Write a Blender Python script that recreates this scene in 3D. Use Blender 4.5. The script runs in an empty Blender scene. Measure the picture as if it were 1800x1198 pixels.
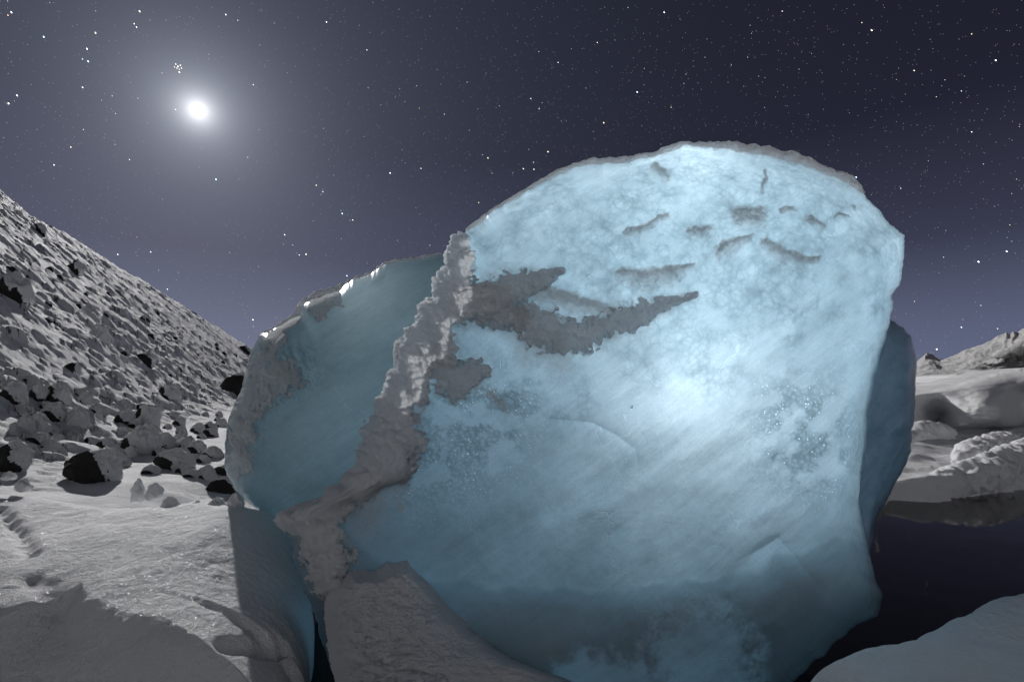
import bpy, math
import numpy as np
S = bpy.context.scene
COL = S.collection
R = math.radians

# ------------------------------------------------------------------ camera, world, moonlight, exposure
F = 900.0                       # focal length in photo pixels (1800 wide)
HZ = 670.0                      # horizon row (the star's mirror image in the still water fixes it)
PITCH = math.atan((HZ - 599.0) / F)
CAM = np.array([0.0, 0.0, 1.6])
cd = bpy.data.cameras.new('camera'); cam = bpy.data.objects.new('camera', cd); COL.objects.link(cam)
cam.location = CAM; cam.rotation_euler = (math.pi/2 + PITCH, 0, 0)
cd.sensor_width = 36; cd.lens = 36*F/1800; cd.clip_start = 0.05; cd.clip_end = 30000
S.camera = cam

def ray(px, py):
    u = (np.asarray(px, float) - 900)/F; v = (599 - np.asarray(py, float))/F
    c, s = math.cos(PITCH), math.sin(PITCH)
    return np.stack([u, c - s*v, s + c*v], -1)
def P(px, py, Y):
    d = ray(px, py)
    return CAM + d*(np.asarray(Y, float)/d[..., 1])[..., None]

MOON = ray(348, 194); MOON = MOON/np.linalg.norm(MOON)
moon_el = math.asin(MOON[2]); moon_az = math.atan2(MOON[0], MOON[1])

W = bpy.data.worlds.new('World'); S.world = W; W.use_nodes = True
nt = W.node_tree; nt.nodes.clear()
def wn(t, **k):
    n = nt.nodes.new(t)
    for a, b in k.items(): setattr(n, a, b)
    return n
wl = nt.links.new
tc = wn('ShaderNodeTexCoord')
sky = wn('ShaderNodeTexSky', sky_type='NISHITA', sun_disc=False, sun_elevation=moon_el, sun_rotation=moon_az,
         altitude=100, air_density=1.0, dust_density=1.5, ozone_density=1.0)
hsv = wn('ShaderNodeHueSaturation'); hsv.inputs['Saturation'].default_value = 0.9; hsv.inputs['Value'].default_value = 0.0012
wl(sky.outputs[0], hsv.inputs['Color'])
sep = wn('ShaderNodeSeparateXYZ'); wl(tc.outputs['Generated'], sep.inputs[0])
ramp = wn('ShaderNodeValToRGB'); wl(sep.outputs['Z'], ramp.inputs[0])
e = ramp.color_ramp.elements
e[0].position = 0.0; e[0].color = (.125, .145, .240, 1)
e[1].position = 0.75; e[1].color = (.006, .006, .011, 1)
for p_, c_ in ((.10, (.090, .104, .172, 1)), (.22, (.036, .038, .068, 1)), (.40, (.012, .012, .024, 1))):
    q = e.new(p_); q.color = c_
dot = wn('ShaderNodeVectorMath', operation='DOT_PRODUCT'); wl(tc.outputs['Generated'], dot.inputs[0]); dot.inputs[1].default_value = tuple(MOON)
acos = wn('ShaderNodeMath', operation='ARCCOSINE'); wl(dot.outputs['Value'], acos.inputs[0])
halo = None
for amp, wid, colr in ((1.5, .0125, (1, 1, 1)), (.40, .055, (.84, .90, 1)), (.125, .33, (.52, .64, 1.0))):
    m1 = wn('ShaderNodeMath', operation='DIVIDE'); wl(acos.outputs[0], m1.inputs[0]); m1.inputs[1].default_value = -wid
    m2 = wn('ShaderNodeMath', operation='EXPONENT'); wl(m1.outputs[0], m2.inputs[0])
    m3 = wn('ShaderNodeVectorMath', operation='SCALE'); m3.inputs[0].default_value = tuple(amp*x for x in colr); wl(m2.outputs[0], m3.inputs['Scale'])
    if halo is None: halo = m3
    else:
        ad = wn('ShaderNodeVectorMath', operation='ADD'); wl(halo.outputs[0], ad.inputs[0]); wl(m3.outputs[0], ad.inputs[1]); halo = ad
a1 = wn('ShaderNodeVectorMath', operation='ADD'); wl(halo.outputs[0], a1.inputs[0]); wl(ramp.outputs[0], a1.inputs[1])
a2 = wn('ShaderNodeVectorMath', operation='ADD'); wl(a1.outputs[0], a2.inputs[0]); wl(hsv.outputs[0], a2.inputs[1])
bg = wn('ShaderNodeBackground'); wl(a2.outputs[0], bg.inputs['Color']); bg.inputs['Strength'].default_value = 1.0
wo = wn('ShaderNodeOutputWorld'); wl(bg.outputs[0], wo.inputs['Surface'])

from mathutils import Vector
MOON_R = R(0.45)                 # the moon ball itself lights the place (built at the end): irradiance MOON_E on a face turned to it
MOON_E = 3.2

S.view_settings.view_transform = 'Standard'; S.view_settings.look = 'None'
S.view_settings.exposure = 0; S.view_settings.gamma = 1
S.render.engine = 'CYCLES'
S.cycles.use_denoising = True
S.cycles.max_bounces = 10; S.cycles.diffuse_bounces = 7; S.cycles.transmission_bounces = 8
S.cycles.sample_clamp_indirect = 6

# the photographer's light inside the big block; the lamps after it are added fill
def ice_lamp(px, py, Y, power, col=(1, 1, 1), rad=.12):
    l = bpy.data.lights.new('ice_lamp', 'POINT'); l.energy = power; l.color = col; l.shadow_soft_size = rad
    o = bpy.data.objects.new('ice_lamp', l); COL.objects.link(o); o.location = P(px, py, Y); return o
ice_lamp(1170, 685, 4.00, 49, rad=.3)
ice_lamp(1170, 400, 4.1, 40, rad=.35)
ice_lamp(930, 450, 4.0, 15, rad=.3)
ice_lamp(1420, 450, 4.0, 13, rad=.3)
ice_lamp(660, 560, 5.3, 4.6, rad=.25)  # added to light the rear block

# ------------------------------------------------------------------ numpy noise
rng = np.random.default_rng(7)
_perm = rng.permutation(4096); _perm = np.concatenate([_perm, _perm])
_grad = rng.normal(size=(4096, 3)); _grad /= np.linalg.norm(_grad, axis=1)[:, None]
def _h(i, j, k): return _perm[(_perm[(_perm[i & 4095] + j) & 4095] + k) & 4095]
def perlin(p):
    p = np.asarray(p, float); f0 = np.floor(p).astype(np.int64); f = p - f0
    w = f*f*f*(f*(f*6 - 15) + 10); out = 0
    for a in (0, 1):
        for b in (0, 1):
            for c in (0, 1):
                g = _grad[_h(f0[..., 0] + a, f0[..., 1] + b, f0[..., 2] + c)]
                d = (f[..., 0] - a)*g[..., 0] + (f[..., 1] - b)*g[..., 1] + (f[..., 2] - c)*g[..., 2]
                out = out + d*(w[..., 0] if a else 1 - w[..., 0])*(w[..., 1] if b else 1 - w[..., 1])*(w[..., 2] if c else 1 - w[..., 2])
    return out*1.5
def fbm(p, o=4, g=.5):
    p = np.asarray(p, float); s = 0; a = 1
    for i in range(o): s = s + a*perlin(p*2**i + 17.3*i); a *= g
    return s
def ridged(p, o=4, g=.5):
    p = np.asarray(p, float); s = 0; a = 1
    for i in range(o): s = s + a*(1 - np.abs(perlin(p*2**i + 9.1*i))*2); a *= g
    return s
def worley(p):                                   # 2D F1 with a random id per cell
    p = np.asarray(p, float); f0 = np.floor(p).astype(np.int64); best = np.full(p.shape[:-1], 9.); idn = np.zeros(p.shape[:-1])
    for a in (-1, 0, 1):
        for b in (-1, 0, 1):
            h = _h(f0[..., 0] + a, f0[..., 1] + b, 0*f0[..., 0])
            x = f0[..., 0] + a + .5 + .5*_grad[h, 0] - p[..., 0]; y = f0[..., 1] + b + .5 + .5*_grad[h, 1] - p[..., 1]
            d = np.hypot(x, y); m = d < best; best = np.where(m, d, best); idn = np.where(m, (h % 997)/997., idn)
    return best, idn
def v3(x, y, z=0): return np.stack(np.broadcast_arrays(np.asarray(x, float), np.asarray(y, float), np.asarray(z, float)), -1)
def puff(x, y, size, seed=0):                    # cauliflower lumps
    o = 0
    for k, w in ((1, .5), (2.1, .32), (4.3, .18)):
        d, _ = worley(np.stack([x/size*k + seed, y/size*k + 3.7*seed], -1) + .18*perlin(v3(x/size*k, y/size*k, seed))[..., None])
        o = o + w*np.sqrt(np.clip(1 - (d/.85)**2, 0, 1))
    return o
def sst(x, a, b):
    t = np.clip((x - a)/(b - a), 0, 1); return t*t*(3 - 2*t)

# ------------------------------------------------------------------ mesh and naming helpers
def mesh(name, V, faces, mat, parent=None, attrs=None, smooth=True):
    """faces: list of int arrays (n x 3 or n x 4)"""
    V = np.asarray(V, np.float32); m = bpy.data.meshes.new(name)
    loops = np.concatenate([f.reshape(-1) for f in faces]).astype(np.int32)
    tot = np.concatenate([np.full(len(f), f.shape[1]) for f in faces]).astype(np.int32)
    m.vertices.add(len(V)); m.vertices.foreach_set('co', V.reshape(-1))
    m.loops.add(len(loops)); m.loops.foreach_set('vertex_index', loops)
    m.polygons.add(len(tot)); m.polygons.foreach_set('loop_start', np.concatenate([[0], np.cumsum(tot)[:-1]]).astype(np.int32))
    m.polygons.foreach_set('use_smooth', np.full(len(tot), smooth))
    m.update(calc_edges=True); m.validate()
    for k, a in (attrs or {}).items():
        if a.ndim == 1:
            at = m.attributes.new(k, 'FLOAT', 'POINT'); at.data.foreach_set('value', a.astype(np.float32))
        else:
            at = m.attributes.new(k, 'FLOAT_COLOR', 'POINT'); at.data.foreach_set('color', a.astype(np.float32).reshape(-1))
    m.materials.append(mat)
    o = bpy.data.objects.new(name, m); COL.objects.link(o)
    if parent is not None: o.parent = parent
    return o
def tag(o, label=None, cat=None, group=None, kind=None):
    if label: o['label'] = label
    if cat: o['category'] = cat
    if group: o['group'] = group
    if kind: o['kind'] = kind
    return o
def thing(name, label, cat, loc=(0, 0, 0), group=None):
    o = bpy.data.objects.new(name, None); COL.objects.link(o); o.location = tuple(loc); o.empty_display_size = .1
    return tag(o, label, cat, group)
def grid_faces(nr, nc, wrap=False):
    i = np.arange(nr - 1)[:, None]; j = np.arange(nc if wrap else nc - 1)[None, :]; j2 = (j + 1) % nc
    return np.stack(np.broadcast_arrays(i*nc + j, i*nc + j2, (i + 1)*nc + j2, (i + 1)*nc + j), -1).reshape(-1, 4)

# ------------------------------------------------------------------ materials
class M:
    def __init__(s, name):
        s.m = bpy.data.materials.new(name); s.m.use_nodes = True; s.t = s.m.node_tree; s.t.nodes.clear()
        s.out = s.n('ShaderNodeOutputMaterial'); s.tc = s.n('ShaderNodeTexCoord')
    def n(s, t, **k):
        n = s.t.nodes.new(t)
        for a, b in k.items(): setattr(n, a, b)
        return n
    def l(s, a, b): s.t.links.new(a, b)
    def val(s, sock, v):
        if hasattr(v, 'links') or hasattr(v, 'is_linked'): s.l(v, sock)
        else: sock.default_value = v
    def math(s, op, a, b=0.0, clamp=False):
        n = s.n('ShaderNodeMath', operation=op, use_clamp=clamp); s.val(n.inputs[0], a); s.val(n.inputs[1], b); return n.outputs[0]
    def noise(s, scale, detail=4, rough=.5, vec=None, dist=0):
        n = s.n('ShaderNodeTexNoise'); n.inputs['Scale'].default_value = scale; n.inputs['Detail'].default_value = detail
        n.inputs['Roughness'].default_value = rough; n.inputs['Distortion'].default_value = dist
        s.l(vec or s.tc.outputs['Object'], n.inputs['Vector']); return n.outputs['Fac']
    def map(s, scale=(1, 1, 1), rot=(0, 0, 0), vec=None):
        n = s.n('ShaderNodeMapping', vector_type='TEXTURE'); n.inputs['Scale'].default_value = tuple(1/x for x in scale); n.inputs['Rotation'].default_value = rot
        s.l(vec or s.tc.outputs['Object'], n.inputs['Vector']); return n.outputs[0]
    def rr(s, v, a, b, c, d):
        n = s.n('ShaderNodeMapRange'); s.val(n.inputs[0], v)
        for i, x in enumerate((a, b, c, d)): n.inputs[i + 1].default_value = x
        return n.outputs[0]
    def mix(s, f, a, b):
        n = s.n('ShaderNodeMix', data_type='RGBA'); s.val(n.inputs[0], f); s.val(n.inputs[6], a); s.val(n.inputs[7], b); return n.outputs[2]
    def bump(s, h, dist, strength=1.0, nrm=None):
        n = s.n('ShaderNodeBump'); s.l(h, n.inputs['Height']); n.inputs['Distance'].default_value = dist; n.inputs['Strength'].default_value = strength
        if nrm is not None: s.l(nrm, n.inputs['Normal'])
        return n.outputs[0]
    def attr(s, name):
        n = s.n('ShaderNodeAttribute', attribute_name=name); return n.outputs['Fac']

def snow_material(name, col=(.82, .825, .84), bump_scale=1.0, rock=False, sparkle=True, glow=0):
    m = M(name)
    big = m.noise(3.2/bump_scale, 5, .55); fine = m.noise(28/bump_scale, 5, .65); grain = m.noise(160/bump_scale, 2, .6)
    h = m.math('ADD', m.math('ADD', m.math('MULTIPLY', big, .6), m.math('MULTIPLY', fine, .22)), m.math('MULTIPLY', grain, .07))
    nrm = m.bump(h, .09*bump_scale)
    b = m.n('ShaderNodeBsdfPrincipled'); b.inputs['Roughness'].default_value = .75; b.inputs['Specular IOR Level'].default_value = .2
    c = m.mix(m.noise(1.3, 4, .6), tuple(x*.9 for x in col) + (1,), tuple(min(1, x*1.08) for x in col) + (1,))
    if rock:
        c = m.mix(m.attr('rock'), c, (.022, .021, .020, 1))
    m.l(c, b.inputs['Base Color']); m.l(nrm, b.inputs['Normal'])
    sh = b.outputs[0]
    if glow:                                       # thin snow lets some of the light under it through
        tl = m.n('ShaderNodeBsdfTranslucent'); tl.inputs['Color'].default_value = (.8, .82, .84, 1); m.l(nrm, tl.inputs['Normal'])
        mg = m.n('ShaderNodeMixShader'); mg.inputs[0].default_value = glow; m.l(sh, mg.inputs[1]); m.l(tl.outputs[0], mg.inputs[2]); sh = mg.outputs[0]
    if sparkle:                                    # loose ice grains: tiny mirror facets turned every way
        vo = m.n('ShaderNodeTexVoronoi', feature='F1'); vo.inputs['Scale'].default_value = 260; m.l(m.tc.outputs['Object'], vo.inputs['Vector'])
        rv = m.n('ShaderNodeVectorMath', operation='SUBTRACT'); m.l(vo.outputs['Color'], rv.inputs[0]); rv.inputs[1].default_value = (.5, .5, .5)
        sc = m.n('ShaderNodeVectorMath', operation='SCALE'); m.l(rv.outputs[0], sc.inputs[0]); sc.inputs['Scale'].default_value = 1.3
        ge = m.n('ShaderNodeNewGeometry'); ad = m.n('ShaderNodeVectorMath', operation='ADD'); m.l(ge.outputs['Normal'], ad.inputs[0]); m.l(sc.outputs[0], ad.inputs[1])
        no = m.n('ShaderNodeVectorMath', operation='NORMALIZE'); m.l(ad.outputs[0], no.inputs[0])
        gl = m.n('ShaderNodeBsdfGlossy'); gl.inputs['Roughness'].default_value = .2; gl.inputs['Color'].default_value = (1, 1, 1, 1); m.l(no.outputs[0], gl.inputs['Normal'])
        msk = m.math('MULTIPLY', m.math('LESS_THAN', vo.outputs['Distance'], .33), .06)
        mx = m.n('ShaderNodeMixShader'); m.l(msk, mx.inputs[0]); m.l(sh, mx.inputs[1]); m.l(gl.outputs[0], mx.inputs[2]); sh = mx.outputs[0]
    m.l(sh, m.out.inputs['Surface']); return m.m

def rock_material():
    m = M('dark_basalt'); n1 = m.noise(6, 6, .65); n2 = m.noise(35, 4, .6)
    b = m.n('ShaderNodeBsdfPrincipled'); b.inputs['Roughness'].default_value = .85
    m.l(m.mix(n1, (.010, .0095, .009, 1), (.045, .042, .040, 1)), b.inputs['Base Color'])
    m.l(m.bump(m.math('ADD', n1, m.math('MULTIPLY', n2, .3)), .12), b.inputs['Normal'])
    m.l(b.outputs[0], m.out.inputs['Surface']); return m.m

def ice_material(name, absorb=(.40, .65, .76), density=.72, tint=(.93, .97, 1.0), cells=True, bumpd=.03):
    """clear to milky glacier ice: the skin scatters light through, the body absorbs red"""
    m = M(name); ob = m.tc.outputs['Object']
    warp = m.n('ShaderNodeTexNoise'); warp.inputs['Scale'].default_value = 5; m.l(ob, warp.inputs['Vector'])
    wv = m.n('ShaderNodeVectorMath', operation='MULTIPLY_ADD'); m.l(warp.outputs['Color'], wv.inputs[0]); wv.inputs[1].default_value = (.10, .10, .10); m.l(ob, wv.inputs[2])
    soft = m.noise(1.7, 4, .55, dist=.6); mid = m.noise(9, 5, .6); fine = m.noise(85, 3, .7)
    # milky flow bands and hair-fine bubble trains, all drawn out up to the right
    up_ = (0, R(-36), 0)
    band = m.noise(1.5, 4, .5, vec=m.map((.5, .6, 2.2), up_), dist=1.0)
    hair = m.noise(16, 4, .7, vec=m.map((.28, .6, 2.4), up_), dist=.5)
    clar = m.rr(band, .3, .7, .78, 1.0)
    clar = m.math('MULTIPLY', clar, m.rr(hair, .3, .7, .86, 1.0))
    clar = m.math('MULTIPLY', clar, m.rr(mid, .3, .7, .93, 1.0))
    clar = m.math('MULTIPLY', clar, m.rr(fine, .3, .7, .84, 1.0))
    # trapped bubbles: pale pin-points, thick in some places
    vb = m.n('ShaderNodeTexVoronoi', feature='F1'); vb.inputs['Scale'].default_value = 120; m.l(ob, vb.inputs['Vector'])
    bub = m.math('MULTIPLY', m.rr(vb.outputs['Distance'], .12, .30, 1, 0), m.rr(m.noise(3.5, 4, .6), .48, .66, 0, 1))
    clar = m.math('ADD', clar, m.math('MULTIPLY', bub, .22))
    # healed fractures: thin whitish sheets seen edge-on
    vf = m.n('ShaderNodeTexVoronoi', feature='DISTANCE_TO_EDGE'); vf.inputs['Scale'].default_value = 1.9
    wf = m.n('ShaderNodeVectorMath', operation='MULTIPLY_ADD'); m.l(warp.outputs['Color'], wf.inputs[0]); wf.inputs[1].default_value = (.35, .35, .35); m.l(ob, wf.inputs[2]); m.l(wf.outputs[0], vf.inputs['Vector'])
    vein = m.math('MULTIPLY', m.rr(vf.outputs['Distance'], 0, .010, 1, 0), m.rr(m.noise(2.3, 3, .6), .50, .62, 0, 1))
    clar = m.math('ADD', clar, m.math('MULTIPLY', vein, .16))
    hgt = m.math('ADD', m.math('MULTIPLY', soft, .5), m.math('MULTIPLY', mid, .09)); hgt = m.math('ADD', hgt, m.math('MULTIPLY', fine, .035))
    hgt = m.math('ADD', hgt, m.math('MULTIPLY', hair, .05)); hgt = m.math('ADD', hgt, m.math('MULTIPLY', vein, .04))
    if cells:
        cz = m.attr('cell')
        edge = None
        for sc_, w_ in ((7.5, .022), (14, .03), (27, .05)):
            v1 = m.n('ShaderNodeTexVoronoi', feature='SMOOTH_F1'); v1.inputs['Smoothness'].default_value = .15
            v1.inputs['Scale'].default_value = sc_; m.l(wv.outputs[0], v1.inputs['Vector'])
            vd = m.n('ShaderNodeTexVoronoi', feature='DISTANCE_TO_EDGE'); vd.inputs['Scale'].default_value = sc_; m.l(wv.outputs[0], vd.inputs['Vector'])
            ln = m.rr(vd.outputs['Distance'], 0, w_, .84, 1.0)
            sel = m.rr(m.noise(sc_*.28, 2, .5), .40, .52, 0, 1)
            tone = m.rr(v1.outputs['Distance'], 0, .8, 1.06, .86)
            k = m.math('MULTIPLY', ln, tone)
            k = m.math('ADD', m.math('MULTIPLY', m.math('SUBTRACT', k, 1.0), m.math('MULTIPLY', cz, sel)), 1.0)
            edge = k if edge is None else m.math('MULTIPLY', edge, k)
        clar = m.math('MULTIPLY', clar, edge)
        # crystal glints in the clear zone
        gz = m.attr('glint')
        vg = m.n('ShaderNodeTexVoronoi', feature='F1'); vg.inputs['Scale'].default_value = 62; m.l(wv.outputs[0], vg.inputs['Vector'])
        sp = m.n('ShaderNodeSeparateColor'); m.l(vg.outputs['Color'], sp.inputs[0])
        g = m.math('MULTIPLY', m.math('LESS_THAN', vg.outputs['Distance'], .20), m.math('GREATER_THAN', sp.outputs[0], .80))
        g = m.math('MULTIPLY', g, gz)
        vk = m.n('ShaderNodeTexVoronoi', feature='F1'); vk.inputs['Scale'].default_value = 40; m.l(wv.outputs[0], vk.inputs['Vector'])
        facet = m.rr(vk.outputs['Distance'], 0, .7, .0, 1.0)
        clar = m.math('MULTIPLY', clar, m.math('SUBTRACT', 1.0, m.math('MULTIPLY', m.math('MULTIPLY', facet, gz), .42)))
        hgt = m.math('ADD', hgt, m.math('MULTIPLY', m.math('MULTIPLY', facet, gz), .10))
        clar = m.math('MULTIPLY', clar, m.rr(m.attr('painted_falloff'), 0, 1, 1.0, .13))  # lamp falloff painted as lower transmission
    nrm = m.bump(hgt, bumpd)
    col = m.mix(m.rr(clar, .3, 1.0, 0, 1), tuple(x*y for x, y in zip(tint, (.72, .90, .97))) + (1,), tint + (1,))
    cc = m.n('ShaderNodeVectorMath', operation='SCALE'); m.l(col, cc.inputs[0]); m.l(clar, cc.inputs['Scale'])
    tr = m.n('ShaderNodeBsdfTranslucent'); m.l(cc.outputs[0], tr.inputs['Color']); m.l(nrm, tr.inputs['Normal'])
    df = m.n('ShaderNodeBsdfDiffuse'); df.inputs['Color'].default_value = (.55, .66, .72, 1); m.l(nrm, df.inputs['Normal'])
    mx = m.n('ShaderNodeMixShader'); mx.inputs[0].default_value = .28; m.l(tr.outputs[0], mx.inputs[1]); m.l(df.outputs[0], mx.inputs[2])
    sh = mx.outputs[0]
    if cells:
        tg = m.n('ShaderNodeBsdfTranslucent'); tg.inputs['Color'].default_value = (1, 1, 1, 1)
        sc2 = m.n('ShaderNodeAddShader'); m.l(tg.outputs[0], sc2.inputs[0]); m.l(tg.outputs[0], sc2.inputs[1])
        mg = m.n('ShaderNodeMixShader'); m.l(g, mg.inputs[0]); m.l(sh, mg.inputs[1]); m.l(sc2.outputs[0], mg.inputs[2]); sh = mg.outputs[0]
        # thin frost film: opaque grey crystals that stop the light from inside
        fr = m.n('ShaderNodeBsdfDiffuse'); fr.inputs['Color'].default_value = (.72, .71, .71, 1); m.l(m.bump(m.noise(110, 3, .7), .02), fr.inputs['Normal'])
        fm = m.math('ADD', m.attr('frost'), m.math('MULTIPLY', m.math('SUBTRACT', m.noise(45, 6, .75), .5), 1.6))
        fm = m.math('MULTIPLY', m.rr(fm, .05, 1.05, 0, .74), m.math('GREATER_THAN', m.attr('frost'), .02))
        mf = m.n('ShaderNodeMixShader'); m.l(fm, mf.inputs[0]); m.l(sh, mf.inputs[1]); m.l(fr.outputs[0], mf.inputs[2]); sh = mf.outputs[0]
    gl = m.n('ShaderNodeBsdfGlossy'); gl.inputs['Roughness'].default_value = .22; m.l(nrm, gl.inputs['Normal'])
    fres = m.n('ShaderNodeFresnel'); fres.inputs['IOR'].default_value = 1.31; m.l(nrm, fres.inputs['Normal'])
    ms = m.n('ShaderNodeMixShader'); m.l(fres.outputs[0], ms.inputs[0]); m.l(sh, ms.inputs[1]); m.l(gl.outputs[0], ms.inputs[2])
    m.l(ms.outputs[0], m.out.inputs['Surface'])
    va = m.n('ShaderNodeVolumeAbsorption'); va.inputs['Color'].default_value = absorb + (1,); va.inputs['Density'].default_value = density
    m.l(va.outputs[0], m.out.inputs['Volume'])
    return m.m

MSNOW = snow_material('packed_snow')
MSNOWF = snow_material('fluffy_snow', col=(.88, .885, .90), bump_scale=.45, sparkle=False, glow=.34)
MSNOWP = snow_material('patch_snow', col=(.90, .905, .91), bump_scale=.35, sparkle=False, glow=.5)
MSNOWT = snow_material('thin_snow', col=(.84, .845, .85), bump_scale=.9, sparkle=False, glow=.45)
MFIELD = snow_material('snow_field', rock=True, bump_scale=1.6, sparkle=False)
MROCK = rock_material()
MICE = ice_material('lit_glacier_ice')
MICE2 = ice_material('rear_glacier_ice', absorb=(.44, .69, .76), density=.85, tint=(.90, .96, 1.0), cells=False, bumpd=.012)
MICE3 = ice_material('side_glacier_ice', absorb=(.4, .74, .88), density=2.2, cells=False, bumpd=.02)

def water_material():
    m = M('still_dark_water')
    b = m.n('ShaderNodeBsdfPrincipled'); b.inputs['Base Color'].default_value = (.003, .003, .0035, 1); b.inputs['Specular IOR Level'].default_value = .35; b.inputs['Roughness'].default_value = .05
    b.inputs['IOR'].default_value = 1.33
    m.l(m.bump(m.noise(1.4, 3, .5), .004), b.inputs['Normal'])
    m.l(b.outputs[0], m.out.inputs['Surface']); return m.m

def mountain_material():
    m = M('snowy_mountain'); b = m.n('ShaderNodeBsdfPrincipled'); b.inputs['Roughness'].default_value = .9
    m.l(m.mix(m.attr('rock'), (.74, .73, .73, 1), (.03, .03, .032, 1)), b.inputs['Base Color'])
    m.l(m.bump(m.noise(.03, 9, .68), 26), b.inputs['Normal'])
    m.l(b.outputs[0], m.out.inputs['Surface']); return m.m

# ------------------------------------------------------------------ star-shaped solids
def star_radius(poly, c, th, rough=0, seed=0, aspect=1.0):
    poly = np.asarray(poly, float); a = np.roll(poly, -1, 0)
    tt = np.linspace(0, 1, 60, endpoint=False)
    pts = (poly[:, None, :]*(1 - tt[None, :, None]) + a[:, None, :]*tt[None, :, None]).reshape(-1, 2) - np.asarray(c)
    an = np.arctan2(pts[:, 1], pts[:, 0]); rr = np.hypot(pts[:, 0], pts[:, 1]); o = np.argsort(an); an, rr = an[o], rr[o]
    r = np.interp(th, an, rr, period=2*math.pi)
    if rough:
        x = np.asarray(c)[0] + r*np.cos(th); y = np.asarray(c)[1] + r*np.sin(th)
        r = r + rough*fbm(v3(x, y, seed*13.1)/45., 5, .6)
    return r
class Blob: pass
def blob(outline, c, depth, nth, nr, back, round_px=60, round_d=.35, rough=4, seed=1, nb=22, relief=None):
    """closed solid whose outline, seen from where the photograph was taken, is OUTLINE; real depth and a rounded back"""
    b = Blob(); th = np.linspace(-math.pi, math.pi, nth, endpoint=False)
    Rj = star_radius(outline, c, th, rough, seed); Rr = star_radius(outline, c, th)
    kk = np.ones(9)/9; Rr = np.convolve(np.concatenate([Rr[-4:], Rr, Rr[:4]]), kk, 'valid')
    t = (np.arange(1, nr + 1)/nr)[:, None]
    t = 1 - (1 - t)**1.25
    q_ = t*Rr + (Rj - Rr)*t**14; px = c[0] + q_*np.cos(th); py = c[1] + q_*np.sin(th)
    px = np.concatenate([[c[0]], px.reshape(-1)]); py = np.concatenate([[c[1]], py.reshape(-1)])
    ed = np.concatenate([[Rr.mean()], ((1 - t)*Rr[None, :]).reshape(-1)])
    k = np.clip(1 - ed/round_px, 0, 1)
    Y = depth(px, py) + round_d*(1 - np.sqrt(np.clip(1 - k*k, 0, 1)))
    if relief is not None: Y = Y - relief(px, py)*np.clip(ed/25., 0.15, 1)
    V = P(px, py, Y)
    b.px, b.py, b.ed, b.front, b.nth, b.nr, b.t = px, py, ed, V, nth, nr, t
    tri = np.stack([np.zeros(nth, int), 1 + np.arange(nth), 1 + (np.arange(nth) + 1) % nth], -1)
    q = grid_faces(nr, nth, True) + 1
    b.front_faces = [tri[:, ::-1], q]
    edge = V[1 + (nr - 1)*nth:]; b.edge = edge
    s = (np.arange(1, nb + 1)/(nb + 1))[:, None, None]*math.pi/2
    C = edge.mean(0)
    lat = np.cos(s)**.55
    bk = C + (edge[None] - C)*lat
    bk[..., 1] = edge[None, :, 1]*lat[..., 0] + C[1]*(1 - lat[..., 0]) + back*np.sin(s[..., 0])
    bk = bk + .10*(fbm(bk*1.6 + seed*5, 3)*np.sin(s[..., 0]))[..., None]*(bk - C)/ (np.linalg.norm(bk - C, axis=-1, keepdims=True) + 1e-6)
    n0 = len(V); bkf = bk.reshape(-1, 3)
    cen = np.array([[C[0], C[1] + back, C[2]]])
    V2 = np.concatenate([V, bkf, cen])
    base = 1 + (nr - 1)*nth
    ring = np.concatenate([np.arange(base, base + nth), n0 + np.arange(nb*nth)])
    gf = ring[grid_faces(nb + 1, nth, True)]
    last = n0 + (nb - 1)*nth; ci = len(V2) - 1
    tri2 = np.stack([last + np.arange(nth), last + (np.arange(nth) + 1) % nth, np.full(nth, ci)], -1)
    b.V = V2; b.faces = [tri[:, ::1], q, gf, tri2]; b.n0 = n0
    return b
def pad(b, a): return np.concatenate([a, np.zeros(len(b.V) - b.n0)])

def capsule_field(px, py, segs, noise_px=26, amp=.45, seed=0, edge=.30):
    """>0 inside a chain of tapered strokes [(x,y,w), ...]"""
    best = np.full(px.shape, -9.)
    for chain in segs:
        if len(chain) == 1: chain = [chain[0], (chain[0][0] + .1, chain[0][1], chain[0][2])]
        for (x0, y0, w0), (x1, y1, w1) in zip(chain[:-1], chain[1:]):
            dx, dy = x1 - x0, y1 - y0; L = dx*dx + dy*dy
            u = np.clip(((px - x0)*dx + (py - y0)*dy)/L, 0, 1)
            d = np.hypot(px - x0 - u*dx, py - y0 - u*dy); w = w0 + u*(w1 - w0)
            best = np.maximum(best, 1 - d/w)
    return best + amp*fbm(v3(px, py, seed*7.7)/noise_px, 4, .6) + edge*fbm(v3(px, py, seed*3.1)/7., 2, .6)*np.clip(1 - np.abs(best)*1.5, 0, 1)

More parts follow.
